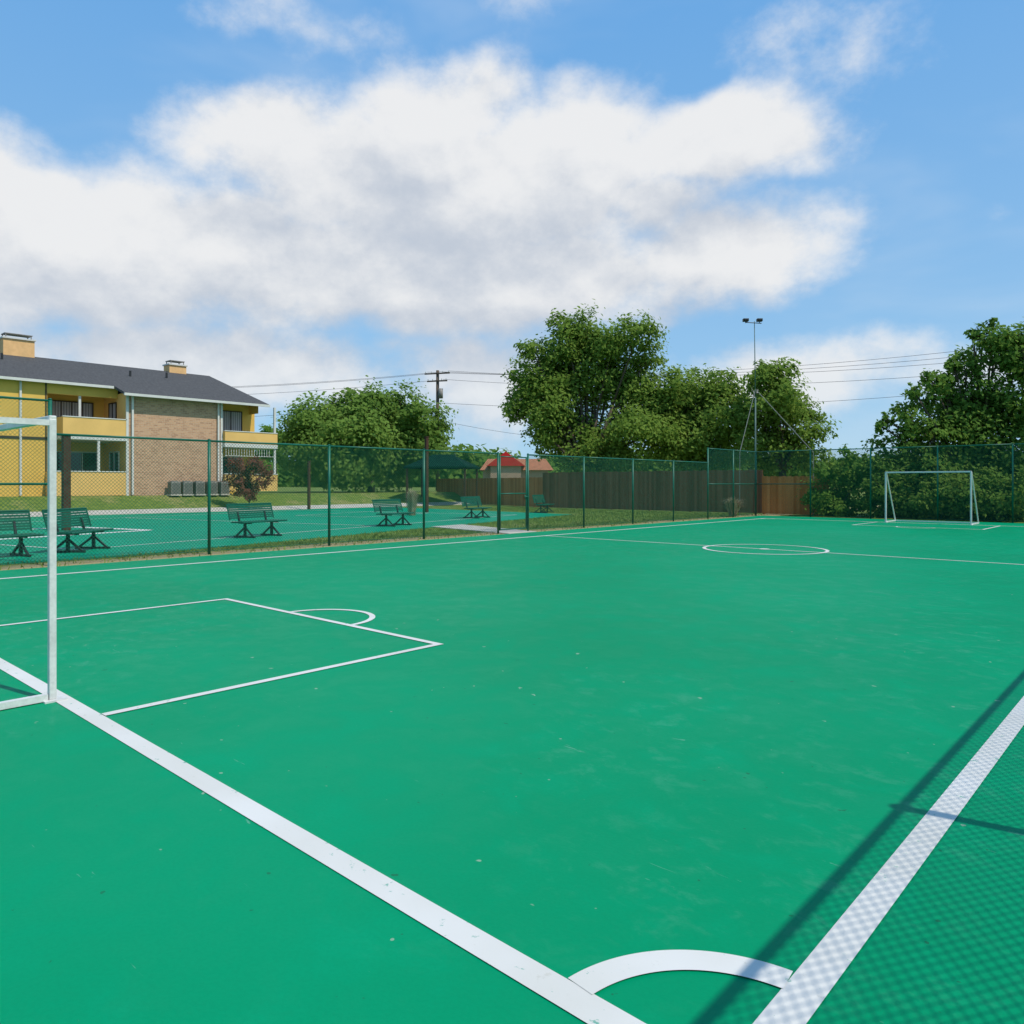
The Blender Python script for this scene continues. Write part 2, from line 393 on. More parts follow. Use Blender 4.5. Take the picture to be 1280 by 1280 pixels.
# ------------------------------------------------------------------ goals
def goal(x0,x1,y,s,topd,label,t=.05):
    root=empty("soccer_goal",((x0+x1)/2,y,0),label=label,category="soccer goal",group="white soccer goals on the court")
    hw=(x1-x0)/2; hh=1.95; bd=1.25
    for sx in (-hw,hw):
        m_=MB(); m_.sq((sx,0,.01),(sx,0,hh),t); m_.obj("post",MAT_WHITEM,root,bevel=.006)
        m_=MB(); m_.sq((sx,s*.03,.03),(sx,s*bd,.03),.045); m_.obj("ground_bar",MAT_WHITEM,root)
        m_=MB()
        m_.sq((sx,s*.02,hh-.026),(sx,s*topd,hh-.026),.04); m_.sq((sx,s*topd,hh-.026),(sx,s*bd,.03),.04); m_.obj("side_brace",MAT_WHITEM,root)
        m_=MB(); m_.box(sx-.06,sx+.06,-.06,.08,.0,.012); m_.obj("foot_plate",MAT_WHITEM,root)
    m_=MB(); m_.sq((-hw-.02,0,hh-.0),(hw+.02,0,hh-.0),t); m_.obj("crossbar",MAT_WHITEM,root,bevel=.006)
    m_=MB(); m_.sq((-hw,s*bd,.03),(hw,s*bd,.03),.045); m_.obj("rear_bar",MAT_WHITEM,root)
    if topd>.3:
        m_=MB(); m_.sq((-hw,s*topd,hh-.03),(hw,s*topd,hh-.03),.045); m_.obj("top_rear_bar",MAT_WHITEM,root)
goal(-8.79,-5.87,1.71,-1,.9,"white metal soccer goal on the near goal line",.046)
goal(-9.05,-6.15,31.6,1,.08,"white metal soccer goal in front of the leafy fence",.055)

# ------------------------------------------------------------------ benches
def bench():
    root=empty("park_bench",label="dark green metal park bench with slatted back on court edge",category="bench",group="green park benches beside the play court")
    L=.8
    m_=MB()
    for i in range(8):
        y=-.20+.058*i; m_.box(-L,L,y,y+.046,.44,.458)
    for x in (-L-.02,-.02,L-.02): m_.box(x,x+.04,-.21,.27,.42,.44)
    m_.tube((-L-.02,.275,.44),(L+.02,.275,.44),.022,n=8)
    m_.obj("seat",MAT_BENCH,root)
    m_=MB()
    for i in range(7):
        z=.53+.056*i; y=-.24-.015*i
        m_.add([(-L,y,z),(L,y,z),(L,y-.012,z+.044),(-L,y-.012,z+.044),(-L,y-.015,z),(L,y-.015,z),(L,y-.027,z+.044),(-L,y-.027,z+.044)],
               [(0,1,2,3),(7,6,5,4),(0,4,5,1),(3,2,6,7),(1,5,6,2),(0,3,7,4)])
    m_.tube((-L-.02,-.36,.93),(L+.02,-.36,.93),.02,n=8)
    for x in (-L-.02,L+.02): m_.tube((x,-.24,.50),(x,-.36,.93),.018,n=8)
    m_.obj("backrest",MAT_BENCH,root)
    for x in (-.5,.5):
        m_=MB()
        m_.sq((x,.0,.42),(x,.0,.03),.06); m_.sq((x,.0,.30),(x,.30,.04),.04); m_.sq((x,.0,.30),(x,-.34,.04),.04)
        m_.sq((x,-.42,.025),(x,.38,.025),.05); m_.sq((x,-.2,.40),(x,-.30,.72),.045); m_.sq((x,-.22,.41),(x,.24,.41),.045)
        m_.obj("leg",MAT_BLACK,root)
    return root
B0=bench()
def copy_thing(src,loc,rot,label=None,scale=1):
    n=src.copy(); link(n); n.location=loc; n.rotation_euler=(0,0,rot); n.scale=(scale,)*3
    if label: n["label"]=label
    for c in [c for c in src.children]:
        k=c.copy(); link(k); k.parent=n
        for c3 in c.children:
            k3=c3.copy(); link(k3); k3.parent=k
    return n
B0.location=(-19.8,11.0,0); B0.rotation_euler=(0,0,rad(-75))
for (x,y,r) in ((-21.4,17.2,-75),(-23.6,23.6,-75),(-25.6,30.6,-70),(-18.0,4.2,-80),(-18.6,6.0,-48)):
    copy_thing(B0,(x,y,0 if x!=-25.6 else GZ),rad(r))

# ------------------------------------------------------------------ brown posts
def bpost(x,y,h,w_=.11,label="square dark brown wooden post beside the play court"):
    root=empty("wooden_post",(x,y,gz(x)),label=label,category="post",group="brown posts by the play court")
    m_=MB(); m_.box(-w_,w_,-w_,w_,0,h); m_.obj("shaft",MAT_BROWN,root,bevel=.01)
    m_=MB(); m_.box(-w_-.02,w_+.02,-w_-.02,w_+.02,h,h+.04); m_.obj("cap",MAT_BROWN,root)
bpost(-27.1,8.3,3.08); bpost(-39.0,24.9,2.85,.07); bpost(-30.3,26.5,4.0,.08); 

# ------------------------------------------------------------------ shade canopy
cx,cy=place(-92,54)
root=empty("shade_canopy",(cx,cy,gz(cx)),rad(30),label="dark green hipped shade canopy on brown posts",category="canopy")
m_=MB(); 
a,bq,z0,z1=2.3,1.8,2.7,3.6
m_.add([(-a,-bq,z0),(a,-bq,z0),(a,bq,z0),(-a,bq,z0),(-.7,0,z1),(.7,0,z1)],[(0,1,5,4),(1,2,5),(2,3,4,5),(3,0,4)])
m_.add([(-a,-bq,z0-.12),(a,-bq,z0-.12),(a,bq,z0-.12),(-a,bq,z0-.12),(-a,-bq,z0),(a,-bq,z0),(a,bq,z0),(-a,bq,z0)],[(0,1,5,4),(1,2,6,5),(2,3,7,6),(3,0,4,7)])
m_.obj("roof_canvas",MAT_CANOPY,root)
for sx in (-2.1,2.1):
    for sy in (-1.6,1.6):
        m_=MB(); m_.box(sx-.07,sx+.07,sy-.07,sy+.07,0,2.7); m_.obj("post",MAT_BROWN,root)

# ------------------------------------------------------------------ wooden fences
def board_fence(p,q,h,mat,label,flat_top=True):
    p=Vector((*p,0)); q=Vector((*q,0)); L=(q-p).length; ang=math.atan2(q.y-p.y,q.x-p.x)
    root=empty("wooden_fence",(p.x,p.y,GZ),ang,label=label,category="fence",group="wooden board fences behind the court")
    m_=MB(); x=0
    while x<L-.05:
        hh=h+random.uniform(-.02,.02); y=random.uniform(-.004,.004)
        m_.box(x,min(L,x+.145),y,y+.02,.03,hh); x+=.15
    m_.obj("boards",mat,root)
    m_=MB()
    for z in (.4,h-.35): m_.box(0,L,.028,.07,z,z+.09)
    m_.obj("rail",mat,root)
    x=.05; base=None
    while x<L:
        if base is None:
            pm=MB(); pm.box(-.05,.05,.075,.17,0,h-.05); base=pm.obj("post",mat,root); k=base
        else: k=base.copy(); link(k); k.parent=root
        k.location=(x,0,0); x+=2.6
board_fence((-31,36.9),(-16.4,36.9),2.25,MAT_WOODDK,"tall weathered brown board fence")
board_fence((-16.3,36.6),(-13.0,36.6),1.9,MAT_WOODOR,"short orange stained board fence panel")
x,y=place(-100,63)
board_fence((x,y),(-31.1,37.0),1.95,MAT_WOODRED,"reddish brown board fence beyond the play court")

# ------------------------------------------------------------------ foliage
def foliage(blobs,name,mat,parent,leaf=.2,cover=3.0,seed=1,clumpf=.27,elong=1.7,dark_low=True):
    rng=np.random.default_rng(seed)
    P=[];Nn=[];T=[];S=[]
    for (c,r) in blobs:
        c=np.array(c); K=int(17*(r/1.5)**1.1)+12
        dirs=rng.normal(size=(K,3)); dirs/=np.linalg.norm(dirs,axis=1)[:,None]
        rr=r*(rng.uniform(.25,1.0,K)**.5)*rng.uniform(.85,1.2,K)
        cc=c+dirs*rr[:,None]*np.array([1,1,.92])
        cr=r*clumpf*rng.uniform(.55,1.35,K)
        for i in range(K):
            n=int(cover*math.pi*cr[i]**2/(leaf*leaf*.35))+6
            off=rng.normal(size=(n,3))*cr[i]*np.array([.78,.78,.6])
            p=cc[i]+off
            o_=(p-c); o_/=np.linalg.norm(o_,axis=1)[:,None]+1e-6
            nn=o_*.7+np.array([.45,-.1,.55])+rng.normal(size=(n,3))*.45
            nn/=np.linalg.norm(nn,axis=1)[:,None]
            t=np.clip(rng.normal(rng.uniform(.2,.85),.2,n),0,1)
            P.append(p);Nn.append(nn);T.append(t);S.append(leaf*rng.uniform(.6,1.3,n))
    P=np.concatenate(P);Nn=np.concatenate(Nn);T=np.concatenate(T);S=np.concatenate(S)
    keep=P[:,2]>.02; P,Nn,T,S=P[keep],Nn[keep],T[keep],S[keep]
    n=len(P)
    a=np.cross(Nn,rng.normal(size=(n,3))); a/=np.linalg.norm(a,axis=1)[:,None]+1e-9
    b_=np.cross(Nn,a)
    L=a*S[:,None]*.5*elong/1.3; W=b_*S[:,None]*.5/1.3
    V=np.stack([P-L,P+W+L*.1,P+L-Nn*S[:,None]*.12,P-W+L*.1],1).reshape(-1,3).astype(np.float32)
    me=bpy.data.meshes.new(name); me.vertices.add(4*n); me.vertices.foreach_set("co",V.ravel())
    me.loops.add(4*n); me.loops.foreach_set("vertex_index",np.arange(4*n,dtype=np.int32))
    me.polygons.add(n); me.polygons.foreach_set("loop_start",np.arange(0,4*n,4,dtype=np.int32)); me.polygons.foreach_set("loop_total",np.full(n,4,dtype=np.int32))
    at=me.attributes.new("tint",'FLOAT','POINT'); at.data.foreach_set("value",np.repeat(T,4).astype(np.float32))
    me.materials.append(mat); me.update(calc_edges=True); me.validate()
    o=bpy.data.objects.new(name,me); link(o); 
    if parent: o.parent=parent; o.matrix_parent_inverse.identity()
    return o,n
TOTAL=0
def tree(px,dist,spec,mat,label,name="tree",leaf=.2,cover=3,seed=1,depth=1.0,trunk_r=.3,group=None,category="tree",base_z=None,grow=1.0,limbs=True):
    """spec: list of (bearing offset, height mark, radius) marks surveyed at dist"""
    global TOTAL
    k=dist/942.0
    bx,by=place((px-640)/.942,dist); bz=gz(bx) if base_z is None else base_z
    root=empty(name,(bx,by,bz),label=label,category=category,group=group)
    rng=random.Random(seed); blobs=[]
    for (u,v,r) in spec:
        r=r*grow
        lat=(u-px)*k; dep=rng.uniform(-1,1)*depth*r*k*1.1; z=1.5+(605-v)*k-bz
        blobs.append(((RX*lat+FX*dep,RY*lat+FY*dep,z),r*k))
    for (u,v,r) in spec[::3]:
        lat=(u-px)*k*.6; dep=r*k*1.4*depth; z=1.5+(605-v)*k-bz-.3*r*k
        blobs.append(((RX*lat+FX*dep,RY*lat+FY*dep,max(z,.5)),r*k*.85))
    o,n=foliage(blobs,"crown",mat,root,leaf,cover,seed); TOTAL+=n
    m_=MB(); zt=min(b[0][2] for b in blobs); zmid=max(1.2,zt*.75) if limbs else .4
    pts=[Vector((0,0,-.1)),Vector((.1,.05,zmid*.5)),Vector((-.05,.1,zmid))]
    m_.tube(pts[0],pts[1],trunk_r*1.15,trunk_r*.9,10); m_.tube(pts[1],pts[2],trunk_r*.9,trunk_r*.75,10)
    for c,r in blobs:
        c=Vector(c)
        if c.z<zmid: continue
        m1=pts[2].lerp(c,.45)+Vector((rng.uniform(-.3,.3),rng.uniform(-.3,.3),.25*r))
        m_.tube(pts[2],m1,trunk_r*.4,trunk_r*.24,7); m_.tube(m1,c,trunk_r*.24,trunk_r*.08,6)
        for _ in range(3):
            e=c+Vector((rng.uniform(-1,1),rng.uniform(-1,1),rng.uniform(-.3,1)))*r*.6
            m_.tube(c.lerp(m1,.3),e,trunk_r*.08,trunk_r*.03,5)
    m_.obj("trunk",MAT_BARK,root,True)
    return root
tree(462,60,[(400,535,36),(430,515,30),(465,508,26),(505,512,28),(535,530,28),(395,565,35),(450,560,45),(510,560,42),(545,565,22),(378,545,18),(490,500,14),(450,535,36),(495,540,36)],
     LEAF_T,"rounded dense mid green tree beyond the play court",leaf=.25,cover=1.9,seed=3,trunk_r=.35)
tree(735,55,[(735,412,28),(700,428,30),(668,470,28),(655,500,24),(690,495,40),(745,465,44),(795,417,24),(812,445,22),(800,490,40),(690,528,34),(740,545,42),(800,548,40),(822,520,24),(664,438,16),(705,405,16),(643,515,14),(735,575,24),(775,580,26),(765,430,24),(780,470,30),(710,460,34)],
     LEAF_A,"tall spreading tree with yellow green foliage behind board fence",leaf=.22,cover=1.7,seed=5,trunk_r=.4,depth=.8,grow=1.03)
tree(875,56,[(850,490,28),(875,480,24),(902,482,24),(860,530,36),(900,530,36),(875,560,36),(915,560,30),(840,555,30),(928,510,22),(885,505,28),(838,505,24),(935,535,24)],
     LEAF_A,"medium yellow green tree with loose crown behind board fence",leaf=.23,cover=1.7,seed=8,trunk_r=.3)
tree(978,51,[(955,475,22),(980,470,20),(1000,500,24),(1014,515,16),(950,515,28),(985,530,32),(1010,545,24),(945,555,26),(975,570,30),(962,460,14),(975,500,26),(1015,575,20)],
     LEAF_A,"medium loose crowned tree beside the light pole",leaf=.21,cover=1.7,seed=11,trunk_r=.3)
tree(1215,34.5,[(1240,440,28),(1212,464,22),(1184,484,22),(1155,500,18),(1128,516,14),(1108,524,9),(1250,500,40),(1200,530,38),(1160,545,34),(1128,560,28),(1235,570,44),(1185,590,42),(1145,600,36),(1118,590,26),(1252,422,18),(1228,414,11),(1240,404,7),(1195,454,11),(1165,474,11),(1140,490,9),(1225,625,36),(1215,500,30),(1165,625,30),(1102,532,9),(1125,620,26),(1100,608,20),(1140,535,20)],
     LEAF_C,"large loose dark green tree overhanging the far fence",leaf=.17,cover=1.6,seed=14,trunk_r=.3,depth=.6)
tree(1310,33.5,[(1275,450,28),(1300,430,34),(1340,440,40),(1290,500,40),(1340,520,50),(1285,560,40),(1330,590,45),(1275,610,36),(1268,420,12),(1380,520,50)],
     LEAF_C,"large loose dark green tree at the corner of the far fence",leaf=.18,cover=1.6,seed=17,trunk_r=.3,depth=.6)
tree(343,75,[(335,545,14),(350,550,12),(343,560,16),(328,560,14)],LEAF_B,"small green tree behind the apartment building",leaf=.3,seed=19,trunk_r=.2,cover=2)
def shrub(px,dist,spec,mat,label,seed,leaf=.12,cover=2,category="shrub",name="shrub",grow=1.0):
    return tree(px,dist,spec,mat,label,name=name,leaf=leaf,cover=cover,seed=seed,depth=.5,trunk_r=.05,group=None,category=category,grow=grow,limbs=False)
shrub(1050,35.3,[(1030,618,22),(1052,600,24),(1075,620,26),(1040,640,18),(1056,572,13),(1085,588,18),(1070,640,18),(1032,590,12),(1066,585,14)],LEAF_B,"bushy green vine shrub pressed against the fence",23,leaf=.13,cover=1.7)
shrub(1112,34.0,[(1095,630,22),(1115,615,26),(1110,645,18),(1135,630,24),(1103,585,16),(1130,600,22),(1092,605,16)],LEAF_C,"dark green shrub behind the far goal",25,leaf=.13,cover=1.7)
shrub(1165,32.7,[(1150,625,24),(1175,608,22),(1165,645,18),(1190,635,24),(1180,620,24)],LEAF_T,"leafy green shrub at the base of the fence",27,leaf=.13,cover=1.7)
shrub(1220,31.6,[(1205,620,24),(1230,602,20),(1215,645,20),(1245,635,26),(1225,625,24)],LEAF_C,"dark leafy shrub at the base of the fence",28,leaf=.13,cover=1.7)
shrub(1275,30.6,[(1260,620,26),(1285,600,22),(1270,645,22),(1300,635,26)],LEAF_C,"dark leafy shrub at the base of the fence",31,leaf=.13,cover=1.7)
shrub(310,43.2,[(296,596,14),(312,588,16),(327,600,13),(304,608,13),(320,580,11),(294,582,10),(312,612,12),(330,588,8)],LEAF_R,"reddish leaved shrub beside the brick wall",29,leaf=.10,cover=1.5)

def pampas(px,dist,h,r,label,seed):
    x,y=place((px-640)/.942,dist); z=gz(x)
    rng=random.Random(seed); m_=MB()
    for i in range(420):
        a=rng.uniform(0,6.283); l=h*rng.uniform(.6,1.05); sp=rng.uniform(.05,1)*r; bx,by=rng.uniform(-.12,.12),rng.uniform(-.12,.12)
        p0=Vector((bx,by,0)); p1=Vector((bx+math.cos(a)*sp*.45,by+math.sin(a)*sp*.45,l*.75)); p2=Vector((bx+math.cos(a)*sp,by+math.sin(a)*sp,l*(1-.25*sp/r)))
        s=Vector((-math.sin(a),math.cos(a),0))*.012
        m_.add([p0-s,p0+s,p1+s,p1-s,p2],[(0,1,2,3),(3,2,4)])
    root=empty("ornamental_grass",(x,y,z),label=label,category="plant")
    m_.obj("blades",MAT_PAMPAS,root)
pampas(916,34.9,1.0,.8,"dry tan ornamental grass clump beside the board fence",1)
pampas(515,36,1.4,.6,"dry tan ornamental grass clump by the play court",2)

# grass blades
rng=np.random.default_rng(4); N=90000
x=rng.uniform(-33,-15.5,N); y=rng.uniform(3,36,N)
edge=np.where(y<6.3,-16.75,-16.75-(y-6.3)*.2651)
ok=((x>edge+.03)|(y>30.8))&(x<-15.45)&~((y>16.6+(-15.5-x)*.2)&(y<18.2+(-15.5-x)*.3)&(x>-20.1))
ok&=(rng.uniform(size=N)<np.where(x>-16.3,.25,1))
x=x[ok];y=y[ok]; n=len(x); h=rng.uniform(.03,.09,n); a=rng.uniform(0,6.28,n); w_=.012
V=np.stack([np.stack([x-np.cos(a)*w_,y-np.sin(a)*w_,np.full(n,GZ)],1),np.stack([x+np.cos(a)*w_,y+np.sin(a)*w_,np.full(n,GZ)],1),np.stack([x+rng.normal(size=n)*.03,y+rng.normal(size=n)*.03,GZ+h],1)],1).reshape(-1,3)
me=bpy.data.meshes.new("grass"); me.vertices.add(3*n); me.vertices.foreach_set("co",V.astype(np.float32).ravel())
me.loops.add(3*n); me.loops.foreach_set("vertex_index",np.arange(3*n,dtype=np.int32)); me.polygons.add(n)
me.polygons.foreach_set("loop_start",np.arange(0,3*n,3,dtype=np.int32)); me.polygons.foreach_set("loop_total",np.full(n,3,dtype=np.int32))
me.materials.append(MAT_BLADE); me.update(calc_edges=True)
o=bpy.data.objects.new("grass",me); link(o); o["kind"]="stuff"; o["label"]="short mown grass between the courts"

# distant treeline
blobs=[]
r_=random.Random(5)
for i in range(90):
    b_=-760+i*17; dd=r_.uniform(150,210); x,y=place(b_,dd); rr=r_.uniform(3,5.5); blobs.append(((x,y,.85+rr*.5),rr))
o,n=foliage(blobs,"distant_trees",LEAF_C,None,1.1,1.8,77); o["kind"]="stuff"; o["label"]="distant line of trees along the horizon"

# ------------------------------------------------------------------ apartment building
bld=empty("apartment_building",(-47,14,.85),label="two storey yellow and tan brick apartment building with grey roof",category="building")
OX,OY,OZ=-47,14,.85
class BB(MB):
    def box(s,x0,x1,y0,y1,z0,z1): MB.box(s,x0-OX,x1-OX,y0-OY,y1-OY,z0-OZ,z1-OZ)
YB=16.6; YE=22.0; YN=25.3
XB=-44.1; XR=-47.5; XL=-45.4
m_=BB(); m_.box(-58.5,XB,YB,YE,.6,6.62); m_.obj("brick_wall",MAT_BRICK,bld)
m_=BB()
m_.box(-58.5,XR,13.0,YB-.003,.6,7.15)
m_.box(-58.5,XL,-2,13.0,.6,6.95)
m_.box(-58.5,-45.6,YE+.003,YN-.25,.6,6.9)
m_.obj("yellow_wall",MAT_YEL,bld)
m_=BB(); m_.box(XR+.002,XB-.02,YB-.05,YB-.004,.85,6.6); m_.obj("side_cladding",MAT_YEL2,bld)
m_=BB(); m_.box(XL-.2,XL,13.003,YB-.055,6.35,6.95); m_.obj("header_beam",MAT_YEL,bld)
m_=BB()
for y in (3,5.4,7.8,10.2,12.9): m_.box(XL,XL+.03,y,y+.07,.9,6.9)
m_.box(XL,XL+.03,-2,13.0,3.85,3.99)
m_.obj("batten",MAT_DARKTRIM,bld)
for y0,y1 in ((YB-.1,YB+.03),(YE-.03,YE+.1)):
    m_=BB(); m_.box(XB-.02,XB+.05,y0,y1,.85,6.5); m_.obj("corner_trim",MAT_TRIM,bld)
for (x,y) in ((XL+.06,11.75),(XB+.1,YB+.22),(XB+.1,YE-.2)):
    m_=BB(); m_.box(x-.04,x+.04,y-.05,y+.05,.9,6.45 if x>-45 else 6.85); m_.obj("downspout",MAT_TRIM,bld)
def balcony(y0,y1,z0,z1,xf,xb,slab=True):
    m_=BB(); m_.box(xf-.1,xf,y0,y1,z0,z1); m_.box(xb,xf-.103,y0,y0+.08,z0,z1)
    o=m_.obj("balcony",MAT_YEL2,bld)
    m_=BB(); m_.box(xf-.14,xf+.03,y0-.02,y1+.0,z1+.002,z1+.05); m_.obj("cap_rail",MAT_TRIM,o)
    if slab:
        m_=BB(); m_.box(xb,xf+.02,y0-.02,y1,z0-.24,z0-.004); m_.obj("slab",MAT_TRIM,o)
balcony(13.35,YB-.06,4.12,5.05,XB+.02,XR+.01)
balcony(12.9,YB-.06,.87,2.15,XB+.02,XR+.01,False)
balcony(YE+.12,YN+.35,4.0,4.72,XB+.3,-45.59)
balcony(YE+.12,YN+.35,1.05,2.1,XB+.3,-45.59,False)
for (x,y,z0,z1) in ((XB-.05,13.5,2.2,3.86),(XB-.05,15.1,2.2,3.86),(XB+.2,YN+.2,2.16,3.75),(XL-.1,14.6,5.1,6.34),(XB+.2,YN+.2,4.78,6.4)):
    m_=BB(); m_.box(x-.06,x+.06,y-.06,y+.06,z0,z1); m_.obj("column",MAT_TRIM,bld)
m_=BB()
for i in range(18): m_.box(XB+.22,XB+.24,YE+.2+i*.17,YE+.23+i*.17,3.25,3.74)
m_.box(XB+.21,XB+.25,YE+.15,YN+.2,3.22,3.25); m_.obj("railing",MAT_TRIM,bld)
def window(x,y0,y1,z0,z1,mat=MAT_GLASS,mull=1,axis='x'):
    m_=BB()
    if axis=='x': m_.box(x,x+.02,y0,y1,z0,z1)
    else: m_.box(y0,y1,x-.02,x,z0,z1)
    o=m_.obj("window",mat,bld)
    m_=BB(); t=.06
    ys_=[y0+(y1-y0)*(i+1)/(mull+1) for i in range(mull)]
    def bx(a0,a1,c0,c1):
        if axis=='x': m_.box(x+.003,x+.06,a0,a1,c0,c1)
        else: m_.box(a0,a1,x-.06,x-.003,c0,c1)
    bx(y0-t,y1+t,z1,z1+t); bx(y0-t,y1+t,z0-t,z0); bx(y0-t,y0,z0,z1); bx(y1,y1+t,z0,z1)
    for y in ys_: bx(y-.025,y+.025,z0,z1)
    m_.obj("frame",MAT_DARKTRIM if mat is MAT_BLIND else MAT_TRIM,o)
window(XR+.001,13.75,15.9,4.3,6.15,MAT_BLIND,3)
window(XR+.001,13.7,16.2,1.4,3.3,MAT_GLASS,2)
window(YB-.052,-46.6,-45.6,4.95,6.1,MAT_BLIND,1,'y')
window(YB-.052,-46.5,-45.2,2.2,3.3,MAT_GLASS,1,'y')
window(XL+.001,8.6,9.9,4.6,6.0,MAT_BLIND,1); window(XL+.001,8.6,9.9,1.8,3.2,MAT_GLASS,1)
window(XL+.001,4.2,5.2,4.6,6.0,MAT_BLIND,1); window(XL+.001,4.2,5.2,1.8,3.2,MAT_GLASS,1)
window(-45.599,22.7,24.1,4.3,6.1,MAT_BLIND,1); window(-45.599,22.7,24.1,1.4,3.2,MAT_GLASS,1)
# roof
SL=.32
def rz(x): return 9.15-SL*abs(x+51.75)
roof=MB()
def rstrip(y0,y1,xf):
    xb=-59.9; t=.14
    def P(x,y,dz=0): return (x-OX,y-OY,rz(x)+dz-OZ)
    r=-51.75
    vs=[P(xf,y0),P(xf,y1),P(r,y1),P(r,y0),P(xb,y0),P(xb,y1),P(xf,y0,-t),P(xf,y1,-t),P(r,y1,-t),P(r,y0,-t),P(xb,y0,-t),P(xb,y1,-t)]
    roof.add(vs,[(0,1,2,3),(3,2,5,4),(7,6,9,8),(8,9,10,11),(0,6,7,1),(4,5,11,10),(0,3,9,6),(3,4,10,9),(1,7,8,2),(2,8,11,5)])
YR=24.95
rstrip(-3,16.25,-45.1); rstrip(16.25,YR,-43.6)
ro=roof.obj("roof",MAT_SHING,bld)
m_=BB(); m_.box(-45.1+.002,-44.98,-3,16.2,rz(-45.1)-.17,rz(-45.1)-.03); m_.box(-43.6+.002,-43.48,16.2,YR,rz(-43.6)-.17,rz(-43.6)-.03); m_.obj("gutter",MAT_TRIM,ro)
m_=MB(); yy=YR-.3
m_.add([(-44.4-OX,yy-OY,6.0-OZ),(-58.5-OX,yy-OY,6.0-OZ),(-58.5-OX,yy-OY,rz(-58.5)-.15-OZ),(-51.75-OX,yy-OY,9.0-OZ),(-44.4-OX,yy-OY,rz(-44.4)-.15-OZ)],[(0,1,2,3,4)])
m_.obj("gable",MAT_YEL,bld)
def chim(y,zt,wy):
    m_=BB(); m_.box(-52.3,-51.4,y-wy/2,y+wy/2,8.7,zt-.34); o=m_.obj("chimney",MAT_CHIM,ro)
    m_=BB(); m_.box(-52.38,-51.32,y-wy/2-.06,y+wy/2+.06,zt-.338,zt-.25); m_.obj("crown_slab",MAT_TRIM,o)
    m_=BB(); m_.box(-52.25,-51.45,y-wy/2+.08,y+wy/2-.08,zt-.04,zt)
    for sx in (-52.2,-51.5):
        for sy in (-wy/2+.15,wy/2-.15): m_.box(sx-.025,sx+.025,y+sy-.025,y+sy+.025,zt-.248,zt-.042)
    m_.obj("chimney_cap",MAT_CAP,o)
chim(13.25,10.35,1.6); chim(22.6,9.9,1.15)
for (x,y) in ((-48.5,18.4),(-49.2,20.9),(-49.8,12.0)):
    m_=BB(); z=rz(x); m_.box(x-.05,x+.05,y-.05,y+.05,z-.05,z+.35); m_.obj("vent_pipe",MAT_BLACK,ro)

# AC condensers
ac=empty("air_conditioner",(-43.6,18.95,.85),label="grey outdoor air conditioning condenser unit against brick wall",category="air conditioner",group="row of condenser units")
m_=MB(); m_.box(-.27,.27,-.27,.27,.06,.80); m_.obj("casing",MAT_AC,ac,bevel=.03)
m_=MB(); 
for i in range(10): m_.box(.272,.282,-.22,.22,.12+i*.06,.14+i*.06)
for i in range(10): m_.box(-.22,.22,-.282,-.272,.12+i*.06,.14+i*.06)
m_.obj("grille",MAT_ACG,ac)
m_=MB(); m_.tube((0,0,.801),(0,0,.83),.22,.22,20); m_.obj("fan_guard",MAT_ACG,ac)
m_=MB(); m_.box(-.32,.32,-.32,.32,-.02,.058); m_.obj("pad",MAT_CONC,ac)
for y in (19.68,20.4,21.15,21.9): copy_thing(ac,(-43.6+random.uniform(-.08,.08),y,.85),random.uniform(-.08,.08))

# ------------------------------------------------------------------ red roofed building
x,y=place(-7,95)
root=empty("shop_building",(x,y,.85),rad(42),label="distant pinkish building with terracotta roof and red gable",category="building")
m_=MB(); m_.box(-3.0,5.2,0,6,0,2.4); m_.obj("wall",MAT_CREAM,root)
m_=MB(); m_.add([(-3.4,-.5,2.4),(5.9,-.5,2.4),(5.9,6.4,2.4),(-3.4,6.4,2.4),(-2.5,2.5,3.9),(5.0,2.5,3.9),(5.0,3.5,3.9),(-2.5,3.5,3.9)],[(0,1,5,4),(1,2,6,5),(2,3,7,6),(3,0,4,7),(4,5,6,7)]); m_.obj("roof",MAT_TERRA,root)
m_=MB(); m_.box(-2.0,1.8,-1.2,2.4,0,2.9); m_.obj("porch",MAT_CREAM,root)
m_=MB(); m_.add([(-2.5,-1.5,2.9),(2.3,-1.5,2.9),(-.1,-1.5,4.7),(-2.5,2.6,2.9),(2.3,2.6,2.9),(-.1,2.6,4.7)],[(0,1,2),(3,5,4),(0,2,5,3),(1,4,5,2),(0,3,4,1)]); m_.obj("red_gable",MAT_RED,root)

# ------------------------------------------------------------------ light pole
lx,ly=place(323,37.2)
root=empty("light_pole",(lx,ly,GZ),rad(42),label="tall thin green light pole with two floodlights and braces",category="light pole")
m_=MB(); m_.tube((0,0,0),(0,0,5.8),.045,.035,12); m_.tube((0,0,5.8),(-.05,0,9.55),.026,.018,10); m_.obj("pole",MAT_MAST,root,True)
m_=MB(); m_.tube((-.5,0,9.5),(.3,0,9.45),.02,n=8); m_.obj("crossarm",MAT_BLACK,root)
for sx in (-.48,.2):
    m_=MB(); m_.box(sx-.13,sx+.13,-.11,.11,9.54,9.68); m_.box(sx-.10,sx+.10,-.15,-.11,9.56,9.66); m_.tube((sx,0,9.46),(sx,0,9.55),.02,n=6); m_.obj("floodlight",MAT_BLACK,root,bevel=.02)
for (ex,ey,ez) in ((-.95,-.6,3.05),(2.5,-.9,3.05)):
    m_=MB(); m_.tube((0,0,6.2),(ex,ey,ez),.02,n=6); m_.tube((ex,ey,ez),(ex,ey,0),.02,n=6); m_.obj("brace",MAT_GUY,root)

